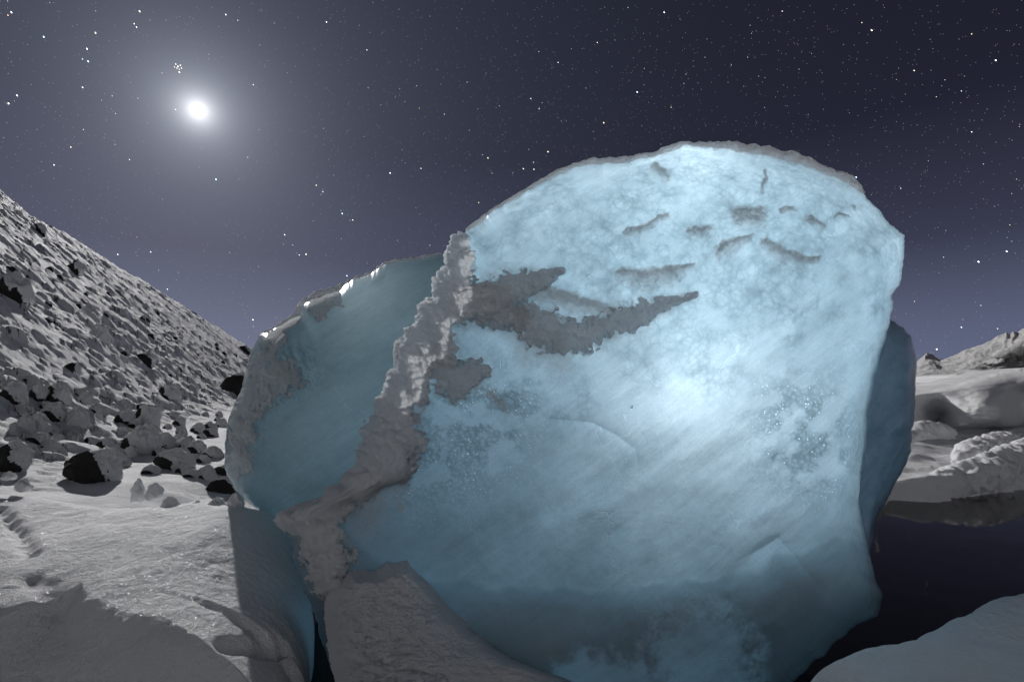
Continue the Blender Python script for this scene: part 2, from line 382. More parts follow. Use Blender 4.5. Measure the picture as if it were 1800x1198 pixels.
def snow_patch(name, b, segs, parent, thick, mat, label=None, seed=0, noise_px=26, amp=.45, lift=None, lump=.35, edge=.30):
    near = np.zeros(len(b.px), bool)
    for ch in segs:
        for (x, y, w) in ch: pass
    f = capsule_field(b.px, b.py, segs, noise_px, amp, seed, edge)
    act = f > -.12
    lum = 1 - lump + 2.0*lump*puff(b.px, b.py, 24, seed) + .5*lump*fbm(v3(b.px, b.py, seed)/40., 4)
    h = thick*np.sqrt(np.clip(f + .02, 0, 1))*np.clip(lum, .25, 2) - .012*(f < .03)
    d = CAM - b.front; d /= np.linalg.norm(d, axis=1)[:, None]
    off = d*h[:, None]
    if lift is not None: off = off + lift(b.px, b.py, b.ed)*np.clip(h, 0, 1)[:, None]
    V = b.front + off
    fs = []
    for fa in b.front_faces:
        k = act[fa].all(1); fs.append(fa[k])
    fs = [x for x in fs if len(x)]
    used = np.unique(np.concatenate([x.reshape(-1) for x in fs])); mp = np.zeros(len(V), int); mp[used] = np.arange(len(used))
    o = mesh(name, V[used], [mp[x] for x in fs], mat, parent)
    if label: o['label'] = label
    return o

def lumpy_tube(name, pts, rad, mat, parent=None, nseg=18, step=.012, amp=.35, freq=9, seed=0, flat=1.0):
    pts = np.asarray(pts, float); rad = np.broadcast_to(np.asarray(rad, float), (len(pts),))
    L = np.concatenate([[0], np.cumsum(np.linalg.norm(np.diff(pts, axis=0), axis=1))]); n = max(8, int(L[-1]/step))
    s = np.linspace(0, L[-1], n); C = np.stack([np.interp(s, L, pts[:, i]) for i in range(3)], -1); r = np.interp(s, L, rad)
    k = max(3, int(n*.02)) | 1; ker = np.ones(k)/k
    C = np.stack([np.convolve(np.pad(C[:, i], k//2, 'edge'), ker, 'valid') for i in range(3)], -1)
    r = r*np.sqrt(np.clip(np.minimum(s, L[-1] - s)/(r + 1e-6), .0, 1)) + 1e-4
    T = np.gradient(C, axis=0); T /= np.linalg.norm(T, axis=1)[:, None] + 1e-9
    up = np.array([0, -.5, 1.0]); A = np.cross(T, up); A /= np.linalg.norm(A, axis=1)[:, None] + 1e-9; B = np.cross(A, T)
    a = np.linspace(0, 2*math.pi, nseg, endpoint=False)
    dirv = np.cos(a)[None, :, None]*A[:, None] + flat*np.sin(a)[None, :, None]*B[:, None]
    V = C[:, None] + dirv*r[:, None, None]
    nz = 1 + amp*(1.0 - 2.2*np.abs(perlin(V*freq + seed*3.3)) + .6*(.5 - 2*np.abs(perlin(V*freq*2.3 + 7))) + .3*(.5 - 2*np.abs(perlin(V*freq*5 + 3))))
    V = C[:, None] + dirv*(r[:, None]*np.clip(nz, .2, 2))[..., None]
    f = [grid_faces(n, nseg, True)]
    cap0 = np.arange(nseg)[None, ::-1]; cap1 = ((n - 1)*nseg + np.arange(nseg))[None, :]
    return mesh(name, V.reshape(-1, 3), f + [cap0, cap1], mat, parent)

# ------------------------------------------------------------------ terrain
E1 = np.array([math.sin(R(-22)), math.cos(R(-22))])
WZ = -.5                        # level of the still black water
KZ = (1.6 - WZ)/1.6
def shore(x): return .16*fbm(v3(np.asarray(x)*1.3, 0, 7), 4, .6) + KZ*np.interp(np.asarray(x)/KZ, [-60, -6, -4.2, -3, -1, 0, 3, 4.6, 5.1, 5.9, 6.6, 7.6, 9.4, 11.5, 14, 20, 60],
                               [-60, -14, 1.0, 4.2, 4.6, 5.0, 6.0, 6.5, 6.9, 7.0, 7.3, 7.6, 9.3, 12.0, 14, 19, 40])
def terrain(x, y, detail=True):
    s = -(x*E1[1] - y*E1[0]); a = x*E1[0] + y*E1[1]; r = np.hypot(x, y)
    p = v3(x, y, .5)
    foot = 3.7 + .5*perlin(p/6.) ; crest = 22.6 + 1.1*perlin(v3(a, 0, 3)/14.) + .5*perlin(v3(a, 0, 5)/4.)
    rise = .5*((s - foot) + np.sqrt((s - foot)**2 + 1.2))
    top = .5*((s - crest) + np.sqrt((s - crest)**2 + 1.5))
    m = .875*rise - 1.35*top - .08
    mor = np.where(s > 0, np.maximum(m, 0), 0)*sst(a, -40, -15)
    land = np.maximum(sst(y - shore(x), -.25, 1.3), sst(y, -1.5, -3.5)); dsh = y - shore(x)
    land = np.maximum(sst(dsh, -.25, .35), sst(y, -1.5, -3.5))
    h = -1.2 + land*(.95 + .06*fbm(p/3.2, 4)) + .48*np.maximum(sst(dsh, .3, 9), sst(x, -2.5, -5)*sst(y, 1, 4)) + mor + 14*sst(y, -3, -26)*sst(r, 400, 60)  # unseen snowfield and hill behind the camera, added to bounce moonlight
    # wind-carved drifts on the plain beyond the shore
    flat = land*sst(s, 2.5, -2)
    h = h + flat*(.16*ridged(v3(x*.25 + .1*y, y*.55, 2), 4, .5) - .1)*sst(r, 4, 9)*(1 - sst(r, 60, 200))
    h = h + flat*.0
    rock = np.zeros_like(h)
    if detail:
        on = sst(s, 2.2, 4.2)*sst(a, -40, -10)
        # gullies and streaks down the fall line
        h = h + on*sst(s, 4, 8)*(.20*fbm(v3(a/2.3, s/11., 1), 4, .5) + .03*fbm(v3(a/.55, s/2.6, 2), 3, .6))
        for sc, am, den, sd in ((1.9, .30, .25, 1), (.85, .20, .38, 2), (.42, .13, .42, 3), (.22, .07, .42, 4)):
            w, i = worley(v3(x/sc + sd*11, y/sc, 0)[..., :2])
            sel = (i < den)*sst(i, -.1, den)
            sel = sel*np.where(s < 9, 1, .8)
            bump = am*sel*np.sqrt(np.clip(1 - (w/.48)**2, 0, 1))
            h = h + on*bump
            far_ok = sst(w, .46, .40)*(i < den*.4)
            rock = np.maximum(rock, on*far_ok*.0)
        h = h + on*.03*fbm(p*3.1, 3)
    return h, rock
def build_ground():
    an = np.unique(np.concatenate([np.linspace(-180, -50, 66), np.arange(-50, -46, .25), np.arange(-46, -22, .05), np.arange(-22, 30, .8), np.arange(30, 36.5, .2), np.arange(36.5, 47.5, .07), np.arange(48, 180, 2.2)]))
    th = np.radians(an[an < 179.9])
    r = np.concatenate([np.geomspace(1.2, 4.5, 30)[:-1], np.geomspace(4.5, 60, 560)[:-1], np.geomspace(60, 320, 330)[:-1], np.geomspace(320, 9000, 50)])
    x = r[:, None]*np.sin(th); y = r[:, None]*np.cos(th)
    h, rock = terrain(x, y)
    h = np.where(r[:, None] > 500, np.minimum(h, .3)*(0) + .3, h)
    V = np.stack([x, y, h], -1).reshape(-1, 3)
    f = grid_faces(len(r), len(th), True)
    f = f[:, ::-1]
    # exposed dark stone where the surface is steep and turned from the wind
    g = np.stack([x, y, h], -1); du = np.roll(g, -1, 1) - g; dv = np.zeros_like(g); dv[:-1] = g[1:] - g[:-1]
    n = np.cross(du, dv); n /= np.linalg.norm(n, axis=-1, keepdims=True) + 1e-9; n *= np.sign(n[..., 2:3] + 1e-9)
    s = -(x*E1[1] - y*E1[0])
    lee = n[..., 0]*(-.55) + n[..., 1]*(-.8)
    rk = sst(lee + .30*fbm(v3(x, y, 3)*2.6, 4, .65), .33, .46)*sst(s, 2.2, 3.6)*(r[:, None] < 400)
    return mesh('snow_ground', V, [f], MFIELD, attrs={'rock': rk.reshape(-1)})
ground = tag(build_ground(), kind='structure')

a = np.linspace(0, 2*math.pi, 96, endpoint=False)
wr = np.array([2., 20, 200, 9000])
wv_ = np.concatenate([[[0, 0, WZ]], np.stack([wr[:, None]*np.sin(a), wr[:, None]*np.cos(a), np.full((4, 96), WZ)], -1).reshape(-1, 3)])
wtri = np.stack([np.zeros(96, int), 1 + (np.arange(96) + 1) % 96, 1 + np.arange(96)], -1)
water = tag(mesh('water', wv_, [wtri, grid_faces(4, 96, True)[:, ::-1] + 1], water_material()), kind='structure')

def build_mountains():
    az = np.radians(np.linspace(30, 52, 640)); rr = np.linspace(1700, 3400, 240)
    prof_px = np.array([1300, 1400, 1500, 1560, 1590, 1606, 1615, 1630, 1640, 1652, 1660, 1668, 1684, 1700, 1716, 1730, 1745, 1757, 1766, 1773, 1778, 1786, 1792, 1800, 1830, 1900, 2000, 2200])
    prof_py = np.array([655, 650, 640, 650, 654, 646, 634, 620, 624, 633, 632, 628, 624, 613, 610, 605, 598, 590, 586, 583, 587, 581, 585, 580, 560, 540, 560, 560])
    pa = np.arctan((prof_px - 900)/F); H = (HZ - prof_py)/F*2600*np.cos(pa)*1.0
    r = rr[:, None]; x = r*np.sin(az); y = r*np.cos(az)
    crest = np.interp(az + (.02*fbm(v3(x/300., y/300., 1), 4))*np.clip(np.abs(r - 2600)/500., 0, 1), pa, H)
    sm = np.convolve(np.pad(np.interp(az, pa, H), 30, 'edge'), np.ones(61)/61, 'valid')[None, :]; wq = np.clip((r - 2150)/420., 0, 1); crest = crest*wq + (sm*(1 + .25*fbm(v3(x/260., y/260., 4), 4)))*(1 - wq)
    k = np.clip((r - 1700)/900., 0, 1); k2 = np.clip((3400 - r)/800., 0, 1)
    base = np.where(r <= 2600, k**1.35, k2)
    q = v3(x, y, 0)/420.
    h = 1.6 + crest*base + base*(1 - base)*crest*1.3*(ridged(q, 5, .48) - 1.15)*.6 + base*(1 - .6*base)*34*(ridged(q*2.7 + 3, 5, .55) - 1.1)*.5 + base*5*fbm(q*9, 4)
    g = np.stack([x, y, h], -1)
    du = np.gradient(g, axis=1); dv = np.gradient(g, axis=0); n = np.cross(du, dv); n /= np.linalg.norm(n, axis=-1, keepdims=True); n *= np.sign(n[..., 2:3])
    pxv = 900 + F*x/y
    cliff = sst(pxv, 1712, 1735)*sst(base, .66, .5)*sst(base, .10, .2)
    rk = np.clip(sst(.95 - n[..., 2] + .07*fbm(q*9, 4), .08, .15)*.2 + cliff*sst(fbm(v3(x/60., y/60., h/25.), 4) + .28, .0, .25), 0, 1)
    return mesh('mountains', g.reshape(-1, 3), [grid_faces(240, 640)[:, ::-1]], mountain_material(), attrs={'rock': rk.reshape(-1)})
tag(build_mountains(), kind='structure')

# ------------------------------------------------------------------ the big lit ice block
OUT = [(1200, 256), (1240, 262), (1280, 262), (1330, 270), (1397, 283), (1440, 303), (1490, 322), (1520, 343), (1538, 364), (1552, 386), (1574, 402),
       (1590, 414), (1590, 440), (1585, 470), (1583, 500), (1572, 515), (1571, 540), (1564, 565), (1556, 600), (1546, 650), (1538, 700), (1530, 760), (1522, 830), (1518, 880),
       (1522, 940), (1532, 985), (1540, 1020), (1552, 1045), (1549, 1065), (1540, 1082), (1505, 1097), (1480, 1122), (1430, 1163), (1395, 1195), (1330, 1290), (1100, 1330), (800, 1330), (630, 1290),
       (610, 1240), (590, 1190), (565, 1125), (560, 1095), (540, 1050), (528, 1010), (515, 985), (508, 950), (490, 925), (515, 905), (565, 893), (600, 868), (625, 840), (640, 800), (665, 740),
       (690, 685), (712, 635), (735, 585), (770, 520), (798, 468), (806, 440), (815, 412), (870, 370), (930, 335), (985, 303), (1035, 287), (1100, 288), (1145, 278)]
def gauss(px, py, x, y, s): return np.exp(-((px - x)**2 + (py - y)**2)/(2*s*s))
def seg_side(px, py, pts):
    """signed distance (px) to a polyline: positive below / to its left side when walking it"""
    best = np.full(px.shape, 1e9); sg = np.ones(px.shape)
    for (x0, y0), (x1, y1) in zip(pts[:-1], pts[1:]):
        dx, dy = x1 - x0, y1 - y0; L2 = dx*dx + dy*dy; u = np.clip(((px - x0)*dx + (py - y0)*dy)/L2, 0, 1)
        d = np.hypot(px - x0 - u*dx, py - y0 - u*dy); side = np.sign(dx*(py - y0) - dy*(px - x0) + 1e-9)
        k = d < best; best = np.where(k, d, best); sg = np.where(k, side, sg)
    return best*sg
NOTCH = [(480, 930), (600, 925), (640, 965), (720, 1000), (800, 1025), (900, 1032), (1000, 1036), (1090, 1040), (1150, 1026), (1250, 1018), (1330, 1000), (1368, 975), (1400, 962), (1460, 955), (1540, 940)]
LEDGE = [(900, 690), (960, 735), (1040, 742), (1085, 765), (1118, 790), (1122, 830)]
FACET = [(1548, 560), (1540, 620), (1512, 680), (1500, 740), (1490, 800), (1470, 900), (1460, 960)]
FOLD = [(1300, 985), (1368, 945), (1395, 975), (1430, 1020), (1475, 1060)]
def depth_main(px, py):
    u = (px - 1130)/450.; v = (py - 690)/430.
    Y = 3.10 + .10*np.where(v < 0, v*v*2.4, -v*.9) + .10*u*u + .05*np.clip(u, 0, 2)
    Y = Y + .10*sst(v, -.55, -1.05)
    Y = Y + .14*gauss(px, py, 1190, 660, 130)            # scooped hollow round the bright heart
    n = seg_side(px, py, NOTCH)                          # below the old waterline the face is undercut
    Y = Y + .02*sst(n, -10, 30)
    f = seg_side(px, py, FACET)                          # the side facet turns away
    Y = Y + .0035*.5*(-f + np.sqrt(f*f + 400))*sst(f, 400, 200)*sst(py, 990, 880)*sst(py, 545, 660)
    return Y
def relief_main(px, py):
    p = v3(px, py, 0)
    l = np.abs(seg_side(px, py, LEDGE))
    w = gauss(px, py, 1050, 752, 70)
    r = .016*fbm(p/170., 4, .45) + .011*w*np.exp(-l/9)
    # flow ribs running up to the right in the lower half
    c, s = math.cos(R(-38)), math.sin(R(-38)); a_ = px*c + py*s; b_ = -px*s + py*c
    r = r + .012*fbm(v3(a_/240., b_/70., 3), 3, .5)*sst(py, 560, 720)
    r = r + .05*np.exp(-((px - 1232)**2/90.**2 + (py - 1165)**2/80.**2)) + .02*np.exp(-np.abs(seg_side(px, py, FOLD))/16.)*gauss(px, py, 1410, 990, 70)
    up = sst(py, 640, 520)
    d, i = worley(v3(px/64., py/50., 0)[..., :2] + .35*fbm(p/40., 3)[..., None])
    r = r + up*.020*np.clip(.7 - d, 0, 1)
    return r
ice = blob(OUT, (1110, 715), depth_main, 1500, 330, 1.75, round_px=70, round_d=.30, rough=5, seed=2, relief=relief_main)
px, py = ice.px, ice.py
cellm = sst(fbm(v3(px, py, 9)/110., 4) + 1.1 - np.hypot((px - 1190)/480., (py - 440)/250.), -.15, .5)
FROST = [[(1098, 405, 6), (1135, 395, 7), (1172, 374, 5)], [(1292, 368, 12), (1338, 366, 12)], [(1298, 380, 9), (1330, 380, 9)], [(1212, 402, 8), (1246, 397, 9)], [(1262, 436, 9), (1280, 425, 12), (1318, 412, 5)],
         [(1345, 420, 10), (1375, 437, 11), (1412, 452, 9), (1440, 455, 4)], [(1368, 366, 4), (1398, 365, 3)], [(1420, 380, 6), (1445, 392, 6)], [(1470, 377, 3), (1492, 375, 3)], [(1500, 362, 4)],
         [(1090, 474, 9), (1140, 478, 15), (1180, 472, 12), (1218, 462, 4)], [(1150, 488, 9)], [(935, 500, 18), (1000, 520, 16), (1070, 540, 12)], [(890, 545, 20), (930, 575, 30), (985, 590, 30)],
         [(1150, 287, 10), (1170, 300, 10)], [(1345, 300, 6), (1340, 330, 5)], [(865, 690, 12), (890, 720, 5)], [(700, 880, 6), (705, 890, 6)], [(745, 665, 5), (750, 720, 5)],
         [(640, 830, 50), (690, 790, 40), (705, 720, 40)]]
def frost_field(px, py):
    best = np.zeros(px.shape)
    for ch in FROST:
        if len(ch) == 1: ch = [ch[0], (ch[0][0] + 1, ch[0][1], ch[0][2])]
        for (x0, y0, w0), (x1, y1, w1) in zip(ch[:-1], ch[1:]):
            dx, dy = x1 - x0, y1 - y0; L = dx*dx + dy*dy; u = np.clip(((px - x0)*dx + (py - y0)*dy)/L, 0, 1)
            ex = px - x0 - u*dx; ey = py - y0 - u*dy; w = w0 + u*(w1 - w0)
            d = np.where(ey < 0, np.hypot(ex, ey*1.6), np.hypot(ex*.85, ey*.36))      # sharp above, feathered below
            best = np.maximum(best, np.clip(1.1 - d/w, 0, 1)**1.0)
    return best
jx = 7*fbm(v3(px, py, 4)/16., 4); jy = 5*fbm(v3(px, py, 8)/12., 4)
frost = frost_field(px + jx, py + jy)
RIDGE = [[(814, 425, 14), (808, 450, 24), (800, 480, 34), (785, 520, 48), (748, 590, 36), (722, 640, 34), (705, 690, 36), (690, 740, 44), (672, 790, 40), (650, 840, 34), (612, 872, 28), (570, 905, 32), (520, 918, 26)],
         [(722, 655, 34), (728, 690, 26)], [(690, 765, 45), (735, 775, 18)], [(690, 820, 40)],
         [(560, 930, 40), (575, 975, 40), (575, 1015, 34)], [(780, 540, 40), (830, 535, 30), (870, 528, 30)], [(770, 585, 30), (775, 625, 26)]]
SHELF = [[(850, 528, 32), (895, 508, 26), (945, 490, 18), (985, 477, 8)], [(850, 540, 30), (900, 556, 24)]]
BAND = [[(925, 560, 26), (945, 582, 28), (985, 592, 28), (1030, 590, 24), (1080, 566, 24), (1130, 550, 19), (1180, 530, 11), (1222, 518, 5)], [(960, 560, 22), (985, 595, 26)]]
HOOK = [[(772, 640, 22), (785, 668, 26), (805, 682, 22)], [(800, 675, 24), (828, 655, 24), (858, 652, 9)]]
FOOT = [[(1232, 1150, 95)], [(1232, 1200, 105)]]
TOE = [[(1020, 1190, 46), (1090, 1210, 55)], [(1120, 1200, 40)]]
for seg_, w_, sd_ in ((RIDGE, .45, 1), (SHELF, 1.2, 2), (BAND, 1.3, 3), (HOOK, .7, 4)):
    f_ = capsule_field(px, py, seg_, 24, .45, sd_, .2); frost = np.maximum(frost, .62*np.clip(.75 + f_/w_, 0, 1)**1.2)
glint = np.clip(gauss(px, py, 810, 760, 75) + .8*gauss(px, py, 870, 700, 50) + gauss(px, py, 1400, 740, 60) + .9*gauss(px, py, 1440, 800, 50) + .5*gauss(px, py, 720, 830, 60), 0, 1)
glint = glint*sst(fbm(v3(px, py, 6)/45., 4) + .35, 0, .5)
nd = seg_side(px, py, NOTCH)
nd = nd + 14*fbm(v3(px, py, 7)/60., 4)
painted_falloff = np.clip(sst(nd, -6, 10)*.26 + .40*sst(nd, -10, 150) + .40*sst(py + .25*np.abs(px - 1180) + 60*fbm(v3(px, py, 3)/170., 3), 880, 1120), 0, 1)  # paints the lamp light fading: ice dims downward, more below the notch
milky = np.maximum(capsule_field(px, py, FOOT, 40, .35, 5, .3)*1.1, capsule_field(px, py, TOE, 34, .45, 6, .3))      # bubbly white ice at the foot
painted_falloff = painted_falloff*(1 - .42*sst(milky, -.35, .55))
painted_falloff = np.maximum(painted_falloff, .9*sst(px, 680, 590)*sst(py, 890, 960))  # lower flank painted dim too
ice_block = mesh('ice_block', ice.V, ice.faces, MICE, attrs={k: pad(ice, v) for k, v in dict(cell=cellm, frost=frost, glint=glint, painted_falloff=painted_falloff).items()})
tag(ice_block, 'huge glowing blue ice block lit from within, streaked with grey frost', 'ice block')

def lift_ridge(px, py, ed):
    k = np.clip(1 - ed/60., 0, 1)[:, None]*.9
    return k*np.array([-.75, 0, .55])
snow_patch('snow_ridge', ice, RIDGE, ice_block, .085, MSNOWF, seed=1, lift=lift_ridge, lump=.6, label='crusted snow ridge running down the dark edge of the block')
snow_patch('snow_patch', ice, SHELF, ice_block, .06, MSNOWP, seed=2, noise_px=20, amp=.6, lump=.6)
snow_patch('snow_patch', ice, BAND, ice_block, .04, MSNOWP, seed=3, noise_px=18, amp=.65, edge=.3, lump=.7)
snow_patch('snow_patch', ice, HOOK, ice_block, .055, MSNOWP, seed=4, noise_px=18, amp=.55, lump=.6)
# snow on the unseen back, added to keep moonlight out of the ice
def back_cover(b, parent, off, zmin, nb=22):
    nth = b.nth; bk = b.V[b.n0:b.n0 + nb*nth].reshape(nb, nth, 3); C = b.edge.mean(0)
    d = bk - (C + np.array([0, .3, -.2])); d /= np.linalg.norm(d, axis=-1, keepdims=True)
    k = np.arange(nb)[:, None]
    V = bk + d*(off*np.clip(.35 + k*.3, 0, 1.6)*(1 + .7*fbm(bk*5, 4)))[..., None]
    cen = b.V[-1:] + np.array([[0, off*1.6, 0]])
    f = grid_faces(nb, nth, True); ok = (V.reshape(-1, 3)[:, 2] > zmin)
    f = f[ok[f].all(1)]
    l = (nb - 1)*nth; t = np.stack([l + np.arange(nth), l + (np.arange(nth) + 1) % nth, np.full(nth, nb*nth)], -1)
    return mesh('snow_cover', np.concatenate([V.reshape(-1, 3), cen]), [f, t], MSNOW, parent)
back_cover(ice, ice_block, .035, .1)
# snow lying along the crest
def cap_line(pts, back=.10, up=.01):
    q = np.array(pts, float); d = depth_main(q[:, 0], q[:, 1]) + .30 + back
    v = P(q[:, 0], q[:, 1], d); v[:, 2] += up; return v
crest = [(818, 412), (870, 374), (930, 339), (985, 307), (1035, 290), (1100, 290), (1145, 280), (1200, 259), (1240, 265), (1280, 265), (1330, 273), (1397, 287), (1440, 306), (1490, 325), (1520, 346)]
lumpy_tube('snow_cap', cap_line(crest), [.02, .025, .028, .03, .035, .045, .04, .03, .045, .05, .06, .06, .055, .05, .02], MSNOWF, ice_block, amp=.3, seed=4)

# ------------------------------------------------------------------ rear ice block
OUT2 = [(392, 780), (402, 742), (415, 705), (428, 665), (441, 618), (455, 588), (500, 568), (526, 552), (532, 534), (560, 519), (598, 508), (618, 492), (655, 478), (680, 462), (720, 456), (765, 448), (810, 443), (900, 470), (930, 700),
        (860, 960), (700, 1000), (620, 1060), (560, 1050), (528, 1010), (490, 935), (455, 895), (420, 868), (400, 840)]
def depth_rear(px, py):
    return 4.25 + .35*sst(py, 700, 440) + .25*sst(px, 430, 640) - .0*px
def relief_rear(px, py):
    p = v3(px, py, 5)
    rim = sst(px + .25*(py - 600), 520, 440)
    r = .02*fbm(p/160., 4) + rim*(.07*fbm(p/28., 5, .6) + .03*ridged(v3(px/14., py/40., 1), 3))
    return r + .05*gauss(px, py, 505, 655, 30)*(1 + fbm(p/16., 4))
ice2 = blob(OUT2, (640, 740), depth_rear, 900, 200, 1.7, round_px=70, round_d=.5, rough=4, seed=4, relief=relief_rear)
rear = mesh('ice_block', ice2.V, ice2.faces, MICE2)
tag(rear, 'dim teal ice block with smooth concave face standing behind the snow ridge', 'ice block')
snow_patch('snow_patch', ice2, [[(425, 780, 16), (432, 720, 28), (458, 680, 34), (495, 660, 30), (520, 668, 16)], [(420, 820, 18), (425, 760, 20)], [(455, 640, 18), (480, 615, 10), (500, 590, 7)], [(470, 600, 12), (520, 560, 8)], [(560, 540, 22), (590, 525, 14)]],
           rear, .03, MSNOWT, seed=7, noise_px=18, amp=.7)
def cap_line2(pts, back=.05):
    q = np.array(pts, float); v = P(q[:, 0], q[:, 1], depth_rear(q[:, 0], q[:, 1]) + .5 + back); return v
lumpy_tube('snow_cap', cap_line2([(455, 592), (500, 571), (526, 556), (532, 540), (560, 523), (598, 512), (618, 496), (655, 482), (680, 466), (720, 460), (765, 452), (812, 448)]),
           [.02, .03, .04, .05, .05, .05, .035, .03, .035, .035, .03, .03], MSNOWF, rear, amp=.45, seed=6)

# ------------------------------------------------------------------ dim block behind the bright one's far edge
OUT3 = [(1480, 540), (1540, 556), (1570, 565), (1588, 574), (1602, 592), (1611, 620), (1612, 650), (1608, 700), (1606, 745), (1601, 790), (1590, 825), (1568, 862), (1548, 895), (1537, 930), (1528, 985), (1480, 1040), (1420, 1000), (1420, 600)]
ice3 = blob(OUT3, (1510, 780), lambda x, y: 3.55 + .0009*np.abs(x - 1500) + 0*y, 500, 110, 1.0, round_px=50, round_d=.35, rough=4, seed=6,
            relief=lambda x, y: .05*fbm(v3(x, y, 2)/70., 4) + .04*ridged(v3((x + y*.5)/60., y/150., 1), 2))
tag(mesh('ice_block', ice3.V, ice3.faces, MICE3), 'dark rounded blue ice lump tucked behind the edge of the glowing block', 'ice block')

# ------------------------------------------------------------------ snow-covered blocks in front
def snow_blob(name, outline, c, depth, label, cat, back, nth=500, nr=130, round_px=40, round_d=.3, relief=None, rough=4, mat=None, seed=3, group=None):
    b = blob(outline, c, depth, nth, nr, back, round_px=round_px, round_d=round_d, rough=rough, seed=seed, relief=relief)
    o = mesh(name, b.V, b.faces, mat or MSNOW); tag(o, label, cat, group); return o, b

def mound(name, poly, c, ztop, Rr, zb, label, cat, nth=700, nr=150, mat=None, rough=.05, seed=1, lump=.02, freq=3.0):
    """snow-covered slab: footprint polygon in metres, rounded shoulders"""
    th = np.linspace(-math.pi, math.pi, nth, endpoint=False)
    rad = star_radius(poly, c, th); x = c[0] + rad*np.cos(th); y = c[1] + rad*np.sin(th)
    rad = rad + rough*fbm(v3(x, y, seed)*2.2, 5, .6)
    t = 1 - (1 - np.arange(1, nr + 1)/nr)**1.8; t = t[:, None]
    x = c[0] + t*rad*np.cos(th); y = c[1] + t*rad*np.sin(th); d = (1 - t)*rad
    zt = ztop(x, y); k = np.clip(1 - d/Rr, 0, 1)
    z = zt - (zt - zb)*(1 - np.sqrt(np.clip(1 - k**2.2, 0, 1)))
    z = z + lump*fbm(v3(x, y, seed)*freq, 5, .55)*np.clip(d/.15, 0, 1)
    V = np.concatenate([[[c[0], c[1], float(ztop(np.array(c[0]), np.array(c[1])))]], np.stack([x, y, z], -1).reshape(-1, 3)])
    # wall under the rim
    e_ = V[-nth:].copy(); e2 = e_.copy(); e2[:, 2] = zb - .5; n0 = len(V)
    V = np.concatenate([V, e2])
    tri = np.stack([np.zeros(nth, int), 1 + np.arange(nth), 1 + (np.arange(nth) + 1) % nth], -1)
    q = grid_faces(nr + 1, nth, True)[:, ::-1] + 1
    bot = (n0 + np.arange(nth))[None, ::-1]
    o = mesh(name, V, [tri, q, bot], mat or MSNOW); tag(o, label, cat); return o

# left: broad slab whose top catches the moon; its front shoulder is in shade
def pxy(px_, py_, z):
    d = ray(px_, py_); k = (z - CAM[2])/d[2]; return (float(d[0]*k), float(d[1]*k))
LP = [pxy(-700, 872, .55), pxy(-300, 862, .55), pxy(0, 855, .55), pxy(200, 866, .52), pxy(330, 866, .5), pxy(430, 858, .5), pxy(545, 872, .5), pxy(556, 955, .42), pxy(548, 1050, .3), pxy(548, 1095, .2), pxy(530, 1170, .0), pxy(530, 1300, -.1), pxy(200, 1330, -.1), pxy(-200, 1330, -.1), pxy(-900, 1250, .1)]
def ltop(x, y):
    t = np.clip((4.7 - y)/2.4, 0, 2)
    z = .58 - .50*t**1.85 + .035*fbm(v3(x*.7, y*.7, 2), 3)
    # soft furrows raked down toward the viewer
    c, s = math.cos(R(38)), math.sin(R(38)); a_ = x*c + y*s; b_ = -x*s + y*c
    z = z + .012*fbm(v3(a_*2.4, b_*.6, 1), 3, .5)
    for pts, w, dp in (((pxy(0, 905, .5), pxy(35, 935, .48), pxy(55, 975, .45)), .045, .05), ((pxy(60, 1010, .42), pxy(110, 1045, .38), pxy(130, 1075, .35)), .06, .025), ((pxy(400, 1172, .08), pxy(450, 1140, .12), pxy(500, 1105, .15)), .04, .22)):
        d = np.full(np.shape(x), 9.)
        for (x0, y0), (x1, y1) in zip(pts[:-1], pts[1:]):
            dx, dy = x1 - x0, y1 - y0; u = np.clip(((x - x0)*dx + (y - y0)*dy)/(dx*dx + dy*dy), 0, 1); d = np.minimum(d, np.hypot(x - x0 - u*dx, y - y0 - u*dy))
        z = z - dp*np.exp(-(d/w)**2)*(1 + .5*perlin(v3(x*9, y*9, 3)))
    return z
mound('snow_block', LP, (-2.6, 3.2), ltop, 1.05, -.3, 'broad snow-covered ice slab with sparkling moonlit top beside the teal block', 'snow block', nth=900, nr=260, lump=.006, freq=7, rough=.015, seed=3)

RP = [pxy(1405, 1205, .28), pxy(1450, 1165, .30), pxy(1500, 1140, .33), pxy(1560, 1105, .36), pxy(1640, 1060, .40), pxy(1720, 1030, .43), pxy(1800, 1010, .45), pxy(1950, 985, .48), pxy(2200, 1000, .48), (3.6, .8), (1.2, .8)]
mound('snow_block', RP, (2.35, 1.75), lambda x, y: .45 + .05*fbm(v3(x, y, 4)*1.2, 3) - .05*sst(y, 2.0, 1.2), .28, .02, 'smooth shaded snow block beyond the black gap at the foot of the glowing ice', 'snow block', rough=.03, seed=5, lump=.012)

# snow piled against the foot of the ice
DR = [(716, 982), (735, 1005), (765, 1035), (800, 1072), (835, 1108), (880, 1145), (935, 1172), (1000, 1192), (1060, 1230), (1000, 1320), (640, 1320), (600, 1240), (588, 1190), (575, 1130), (570, 1080), (572, 1050), (590, 1022), (612, 1006), (650, 1004), (680, 990)]
snow_blob('snow_drift', DR, (745, 1155), lambda x, y: 2.98 - .35*sst(y, 990, 1300) + .0006*np.abs(x - 700), 'crusted snow heap with pointed crest piled against the foot of the glowing ice', 'snow heap', .5,
          nth=900, nr=220, round_px=70, round_d=.16, rough=7, mat=MSNOWF, seed=8,
          relief=lambda x, y: .03*fbm(v3(x/70., y/40., 3), 3, .5) + (.10*puff(x, y*1.5, 46, 2) + .05*puff(x, y*1.4, 17, 5))*(.25 + .75*sst(x - .42*(y - 1000), 800, 640)))

